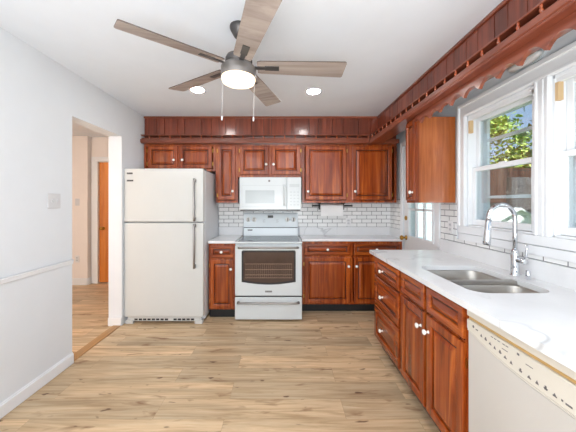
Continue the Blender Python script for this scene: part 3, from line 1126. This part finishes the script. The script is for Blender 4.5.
bd = sbl('badge', 'badge', [(GX0 + .075, GX0 + .14, 3.7415, 3.7455, .985, .999)], rg)
# oven door
od = sbl('oven_door', 'white_app', [(GX0 + .003, GX1 - .003, GY - .004, GY + .028, .290, .872)], rg, bevel=.008)
# glazed window with a curved lower edge
wx0, wx1, wzt, wzb = GX0 + .080, GX1 - .076, .815, .452


def wpoly(ins, y, mid=.030):
    pts = []
    n = 20
    x0, x1 = wx0 + ins, wx1 - ins
    for i in range(n + 1):
        u = i / n
        pts.append((x0 + (x1 - x0) * u, y, wzb + ins - mid * math.sin(PI * u)))
    pts += [(x1, y, wzt - ins - .012), (x1 - .012, y, wzt - ins), (x0 + .012, y, wzt - ins), (x0, y, wzt - ins - .012)]
    return pts


m = MB()
m.rings([wpoly(0, GY - .0035), wpoly(0, GY - .0055)])
wb = m.build('window_border', 'oven_edge', od)
m = MB()
m.rings([wpoly(.022, GY - .0052), wpoly(.022, GY - .0062)])
wg = m.build('oven_window', 'oven_glass', od)
m = MB()
for zz in (.66, .595, .535, .50):
    m.box(wx0 + .04, wx1 - .04, GY - .0066, GY - .0061, zz - .0015, zz + .0015)
for i in range(23):
    xx = wx0 + .05 + i * (wx1 - wx0 - .1) / 22
    m.box(xx - .0006, xx + .0006, GY - .0065, GY - .0061, .50, .66)
m.build('oven_rack', 'oven_rack', wg)


def barhandle(z, parent, x0, x1, y):
    m = MB()
    m.tube([(x0, y - .036, z), (x0 + .03, y - .042, z), (x1 - .03, y - .042, z), (x1, y - .036, z)], [.0125, .0115, .0115, .0125], 12)
    for xx in (x0 + .012, x1 - .012):
        m.box(xx - .012, xx + .012, y - .036, y + .001, z - .011, z + .011)
    m.build('handle', 'steel', parent)


barhandle(.852, od, GX0 + .045, GX1 - .045, GY - .004)
bd = sbl('badge', 'badge', [(cx - .038, cx + .04, GY - .0075, GY - .0042, .334, .352)], od, bevel=.001)
q = MB()
for i in range(6):
    q.box(cx - .03 + i * .011, cx - .024 + i * .011, GY - .0079, GY - .0075, .339, .347)
q.build('badge_print', 'badge_light', bd)
dr = sbl('storage_drawer', 'white_app', [(GX0 + .003, GX1 - .003, GY - .004, GY + .028, .018, .275)], rg, bevel=.006)
barhandle(.222, dr, GX0 + .035, GX1 - .035, GY - .004)
sbl('drawer_gap', 'black', [(GX0 + .006, GX1 - .006, GY + .012, GY + .028, .276, .289)], rg)

# ------------------------------------------------------------------ microwave
MX0, MX1, MY = -.548, .230, 3.46
mw = thing('microwave', 'white over-the-range microwave hung below the short cabinet', 'microwave', ((MX0 + MX1) / 2, 3.65, 1.265))
sbl('body', 'white_app', [(MX0, MX1, MY + .03, YB - .012, 1.275, 1.685)], mw, bevel=.003)
dr_ = sbl('door', 'white_app', [(MX0, MX0 + .595, MY, MY + .029, 1.275, 1.685)], mw, bevel=.006)
cpn = sbl('control_panel', 'white_app', [(MX0 + .5975, MX1, MY, MY + .029, 1.275, 1.685)], mw, bevel=.006)
# shallow window frame lines
q = MB()


def frame(x0, x1, z0, z1, wd):
    q.box(x0, x1, MY - .0012, MY + .0005, z0, z0 + wd)
    q.box(x0, x1, MY - .0012, MY + .0005, z1 - wd, z1)
    q.box(x0, x0 + wd, MY - .0012, MY + .0005, z0 + wd, z1 - wd)
    q.box(x1 - wd, x1, MY - .0012, MY + .0005, z0 + wd, z1 - wd)


frame(MX0 + .03, MX0 + .58, 1.31, 1.585, .005)
q.build('door_outline', 'white_dim', dr_)
sbl('door_window', 'mw_glass', [(MX0 + .075, MX0 + .44, MY - .0015, MY + .0005, 1.355, 1.52)], dr_, bevel=.0008)
m = MB()
m.tube([(MX0 + .56, MY - .03, 1.33), (MX0 + .56, MY - .036, 1.36), (MX0 + .56, MY - .036, 1.56), (MX0 + .56, MY - .03, 1.59)], .009, 10)
m.box(MX0 + .552, MX0 + .568, MY - .03, MY + .001, 1.325, 1.345)
m.box(MX0 + .552, MX0 + .568, MY - .03, MY + .001, 1.575, 1.595)
m.build('handle', 'white_app', dr_)
MB().lathe((MX0 + .375, MY + .0, 1.638), [(.013, 0), (.013, .0015), (.011, .002)], 'Y', 20, -1).build('logo_disc', 'grey_mark', dr_)
for r_ in range(5):
    for c_ in range(3):
        sbl('key', 'white_dim', [(MX0 + .635 + c_ * .045, MX0 + .66 + c_ * .045, MY - .0006, MY + .0004, 1.33 + r_ * .04, 1.345 + r_ * .04)], cpn)
sbl('display', 'white_dim', [(MX0 + .63, MX0 + .755, MY - .0006, MY + .0004, 1.56, 1.6)], cpn)
sbl('vent_base', 'badge', [(MX0 + .01, MX1 - .01, MY + .01, YB - .012, 1.262, 1.275)], mw)

# ------------------------------------------------------------------ paper towel and its holder
px0, px1, py, pz = .494, .823, 3.755, 1.30
ph = thing('towel_holder', 'black iron paper towel holder under the wall cabinet', 'paper towel holder', ((px0 + px1) / 2, py, 1.36))
for xx in (px0, px1):
    sbl('bracket', 'black_iron', [(xx - .009, xx + .009, py - .012, py + .012, pz - .03, 1.348), (xx - .02, xx + .02, py - .04, py + .04, 1.348, 1.3615)], ph, bevel=.002)
MB().tube([(px0 - .10, py, 1.322), (px1 + .125, py, 1.322)], .0105, 12).build('rod', 'black_iron', ph)
rl = MB()
n = 28
loops = []
for r_, xx in ((.0125, px0 + .014), (.062, px0 + .014), (.062, px1 - .014), (.0125, px1 - .014)):
    loops.append([(xx, py + r_ * math.cos(2 * PI * i / n), 1.322 - .0 + (r_ if r_ < .02 else .036) * math.sin(2 * PI * i / n) - (0 if r_ < .02 else .009)) for i in range(n)])
rl.rings(loops, cap0=False, cap1=False, smooth=True)
rl.box(px0 + .014, px1 - .014, py - .064, py - .061, 1.186, 1.322)
tag(rl.build('paper_towel_roll', 'paper'), 'white paper towel roll hanging from the black holder', 'paper towel')

# ------------------------------------------------------------------ outlets and switches


def plate(name, label, T, u, v, gang, kind, cat, wall_w=0.0, group=None):
    t = thing(name, label, cat, T(u, v, wall_w), group)
    hw = .036 + .023 * (gang - 1)
    MB(T).box(u - hw, u + hw, v - .058, v + .058, wall_w + .0002, wall_w + .006).build('cover_plate', 'plate' if kind == 'switch' else 'fixture_white', t, bevel=.002)
    for g in range(gang):
        uu = u + (g - (gang - 1) / 2) * .046
        if kind == 'switch':
            MB(T).box(uu - .005, uu + .005, v - .011, v + .011, wall_w + .0065, wall_w + .015).build('toggle', 'plate', t, bevel=.0015)
        else:
            for vv in (v - .02, v + .02):
                m = MB(T).box(uu - .017, uu + .017, vv - .014, vv + .014, wall_w + .0062, wall_w + .0075)
                o = m.build('socket', 'plate', t, bevel=.001)
                s = MB(T).box(uu - .008, uu - .006, vv - .005, vv + .006, wall_w + .0076, wall_w + .008)
                s.box(uu + .006, uu + .008, vv - .005, vv + .006, wall_w + .0076, wall_w + .008)
                s.build('slot_pattern', 'badge', o)
    return t


TLW = lambda u, v, w_: (XL + w_, u, v)
plate('light_switch', 'white double light switch on the near left wall beside the doorway', TLW, 2.148, 1.376, 2, 'switch', 'light switch')
plate('wall_outlet', 'white outlet in the subway tile under the paper towel', face_back(YB - .008), .915, 1.096, 1, 'outlet', 'outlet')
plate('wall_outlet', 'white outlet in the tile between the glazed door and the window', face_right(XR - .008), 2.462, 1.145, 1, 'outlet', 'outlet')
plate('light_switch', 'white switch on the hall wall seen through the doorway', face_back(4.57), -3.415, 1.375, 1, 'switch', 'light switch')
plate('wall_outlet', 'white outlet low on the hall wall seen through the doorway', face_back(4.57), -3.42, .43, 1, 'outlet', 'outlet')

# ------------------------------------------------------------------ ceiling fan
HX, HY, BZ = -.274, 1.74, 2.222
fan = thing('ceiling_fan', 'five-blade ceiling fan with grey wood blades and lit round lamp', 'ceiling fan', (HX, HY, ZC))
MB().lathe((HX, HY, ZC), [(.062, 0), (.062, .012), (.055, .03), (.034, .065), (.02, .078)], 'Z', 28, -1).build('canopy', 'bronze_dark', fan)
MB().lathe((HX, HY, 2.28), [(.0125, 0), (.0125, .125)], 'Z', 14).build('downrod', 'bronze_dark', fan)
MB().lathe((HX, HY, 2.232), [(.085, 0), (.085, .03), (.078, .05), (.03, .062), (.018, .075)], 'Z', 32).build('motor_housing', 'bronze_dark', fan)
MB().lathe((HX, HY, 2.15), [(.108, 0), (.110, .004), (.110, .060), (.104, .066), (.088, .068), (.088, .082)], 'Z', 40).build('light_housing', 'bronze', fan)
MB().lathe((HX, HY, 2.1495), [(.106, 0), (.106, .012), (.100, .028), (.078, .037), (.04, .042), (.004, .044)], 'Z', 40, -1).build('light_dome', 'dome', fan)
ang0 = .0145
m = MB()
out = []
r0, r1 = .118, .672
for k in range(3):
    out.append((r0 + .015 * (1 - math.cos(PI / 2 * k / 2)), 0))
outline = [(r0, -.05), (r0 + .02, -.056), (r1 - .012, -.071), (r1 - .003, -.066), (r1, -.056), (r1 - .004, .062), (r1 - .012, .07), (r0 + .02, .056), (r0, .05)]
pit = math.radians(-12)


def bl(px, py, pz):
    yy = py * math.cos(pit) - pz * math.sin(pit)
    zz = py * math.sin(pit) + pz * math.cos(pit)
    return (HX + px, HY + yy, BZ + zz)


m = MB(bl)
m.rings([[(px, py, -.003) for px, py in outline], [(px, py, .003) for px, py in outline]])
m.mi[:] = [1] * len(m.mi)
m.mi[-2] = 0
m.mi[-1] = 0
blade = m.build('fan_blade', ['blade', 'blade_edge'], fan)
mt = MB(bl)
mt.box(.165, .255, -.02, .02, -.0075, -.0032)
mt.build('bracket_plate', 'bronze_dark', blade, bevel=.001)
mt = MB(bl)
mt.box(.075, .17, -.014, .014, -.008, -.003)
mt.build('blade_arm', 'bronze_dark', blade, bevel=.001)
for o in [blade] + list(blade.children):   # turn each blade's own mesh about the hub axis
    pass


def spin(o, ang, parent):
    """a copied blade turned about the hub axis (the fan's origin lies on that axis)"""
    c = o.copy()
    COL.objects.link(c)
    c.parent = parent
    if parent is fan:
        c.rotation_euler = (0, 0, ang)
    for ch in list(o.children):
        spin(ch, 0, c)
    return c


fan.rotation_euler = (0, .023, 0)
blade.rotation_euler = (0, 0, ang0)
for k in range(1, 5):
    spin(blade, ang0 + 2 * PI * k / 5, fan)
for (dx, dy, zt, zb) in ((-.088, -.05, 2.15, 1.895), (.098, .02, 2.15, 1.915)):
    c = MB()
    c.tube([(HX + dx, HY + dy, zt), (HX + dx, HY + dy, zb)], .0010, 6)
    for i in range(24):
        zz = zt - (zt - zb) * i / 24
        c.lathe((HX + dx, HY + dy, zz - .003), [(.0006, 0), (.0017, .002), (.0017, .0035), (.0006, .0052)], 'Z', 6)
    pc = c.build('pull_chain', 'plate', fan)
    MB().lathe((HX + dx, HY + dy, zb - .03), [(.002, 0), (.0055, .004), (.0055, .022), (.002, .03)], 'Z', 10).build('pull_bob', 'plate', pc)

# ------------------------------------------------------------------ recessed ceiling lights


def downlight(x, y, label):
    t = thing('recessed_light', label, 'ceiling light', (x, y, ZC), 'recessed ceiling lights')
    m = MB().lathe((x, y, ZC - .0005), [(.079, 0), (.079, .003), (.069, .006), (.065, .004)], 'Z', 32, -1)
    m.build('trim_ring', 'trim', t)
    MB().lathe((x, y, ZC - .0035), [(.0645, 0), (.0645, .003), (.05, .0045), (.002, .005)], 'Z', 32, -1).build('lamp_disc', 'lamp_disc', t)
    return t


downlight(-.84, 2.70, 'lit recessed ceiling light nearest the left wall, above the fridge side')
downlight(.305, 2.74, 'lit recessed ceiling light in front of the soffit, right of the fan')
for x, y in ((-.84, .4), (.305, .4), (-.84, -1.6), (.305, -1.6)):  # unseen extra lamps added to light the room, matching the visible pair
    downlight(x, y, 'added lit recessed ceiling light out of view')

# ------------------------------------------------------------------ outdoors
GZ = -.45
struct(sbl('ground', 'grass', [(1.8, 40, -12, 40, GZ - .1, GZ)]), 'lawn outside')
fb = MB()
for i in range(62):
    xx = 8.2 + i * .152
    h = 3.6 + .03 * R.random()
    fb.box(xx, xx + .146, 14.2, 14.23, GZ, GZ + h)
fe = thing('wooden_fence', 'tall weathered grey board fence beyond the window', 'fence', (12, 14.2, GZ))
fb.build('boards', 'fence', fe)
sbl('rail', 'fence', [(8.2, 17.6, 14.15, 14.2, GZ + 1.42, GZ + 1.54)], fe)
sh = thing('garden_shed', 'small white gabled shed in front of the board fence', 'shed', (8.3, 10.6, GZ))
sbl('walls', 'shed', [(7.75, 9.15, 9.9, 11.2, GZ, .72)], sh)
m = MB()
m.rings([[(7.75, yy, .72), (9.15, yy, .72), (8.45, yy, 1.12)] for yy in (9.9, 11.2)])
m.build('gable', 'shed', sh)
m = MB()
for s_ in (-1, 1):
    e0 = (8.45 + s_ * .82, .67)
    m.rings([[(8.45, yy, 1.13), (e0[0], yy, e0[1]), (e0[0], yy, e0[1] + .05), (8.45, yy, 1.19)] for yy in (9.75, 11.35)])
m.build('roof', 'shed_roof', sh)
hs = thing('neighbour_house', 'pale blue-grey sided house seen through the glazed door', 'house', (5.2, 11, GZ))
hm = MB()
for i in range(24):
    z = GZ + i * .15
    hm.rings([[(xx, 10.9, z), (xx, 10.88, z), (xx, 10.9, z + .15)] for xx in (3.2, 7.3)])
hm.box(3.2, 7.3, 10.9, 14, GZ, GZ + 3.6)
hm.build('walls', 'siding', hs)
m = MB()
m.rings([[(xx, 10.5, GZ + 3.55), (xx, 12.45, GZ + 5.0), (xx, 14.4, GZ + 3.55)] for xx in (3.0, 7.5)])
m.build('roof', 'shed_roof', hs)


def tree(label, x, y, h, cr, nleaf, mat, seed, zc=.62, leaf=.16):
    r = random.Random(seed)
    t = thing('tree', label, 'tree', (x, y, GZ), 'trees beyond the windows')
    tr = MB()
    top = GZ + h * .75
    tr.tube([(x, y, GZ), (x + .05, y, GZ + h * .25), (x - .06, y + .05, GZ + h * .5), (x, y, top)], [.17, .14, .10, .04], 8)
    for k in range(6):
        a = r.random() * 2 * PI
        z0 = GZ + h * (.3 + .07 * k)
        L = cr * .75
        tr.tube([(x, y, z0), (x + L * .5 * math.cos(a), y + L * .5 * math.sin(a), z0 + L * .35), (x + L * math.cos(a), y + L * math.sin(a), z0 + L * .6)], [.06, .04, .015], 6)
    tr.build('trunk', 'bark', t)
    lf = MB()
    cl = []
    for k in range(26):
        while True:
            p = Vector((r.uniform(-1, 1), r.uniform(-1, 1), r.uniform(-1, 1)))
            if p.length < 1:
                break
        cl.append((Vector((x + p.x * cr, y + p.y * cr, GZ + h * zc + p.z * h * .36)), cr * r.uniform(.22, .4)))
    for i in range(nleaf):
        c, rad = cl[r.randrange(len(cl))]
        p = c + Vector((r.gauss(0, .5), r.gauss(0, .5), r.gauss(0, .45))) * rad
        u = Vector((r.uniform(-1, 1), r.uniform(-1, 1), r.uniform(-.6, .6))).normalized()
        v = u.cross(Vector((r.uniform(-1, 1), r.uniform(-1, 1), r.uniform(-1, 1)))).normalized()
        s_ = leaf * r.uniform(.6, 1.2)
        lf.add([tuple(p - u * s_), tuple(p + v * s_ * .5), tuple(p + u * s_), tuple(p - v * s_ * .5)], [(0, 1, 2, 3)])
    lf.build('foliage', mat, t)
    return t


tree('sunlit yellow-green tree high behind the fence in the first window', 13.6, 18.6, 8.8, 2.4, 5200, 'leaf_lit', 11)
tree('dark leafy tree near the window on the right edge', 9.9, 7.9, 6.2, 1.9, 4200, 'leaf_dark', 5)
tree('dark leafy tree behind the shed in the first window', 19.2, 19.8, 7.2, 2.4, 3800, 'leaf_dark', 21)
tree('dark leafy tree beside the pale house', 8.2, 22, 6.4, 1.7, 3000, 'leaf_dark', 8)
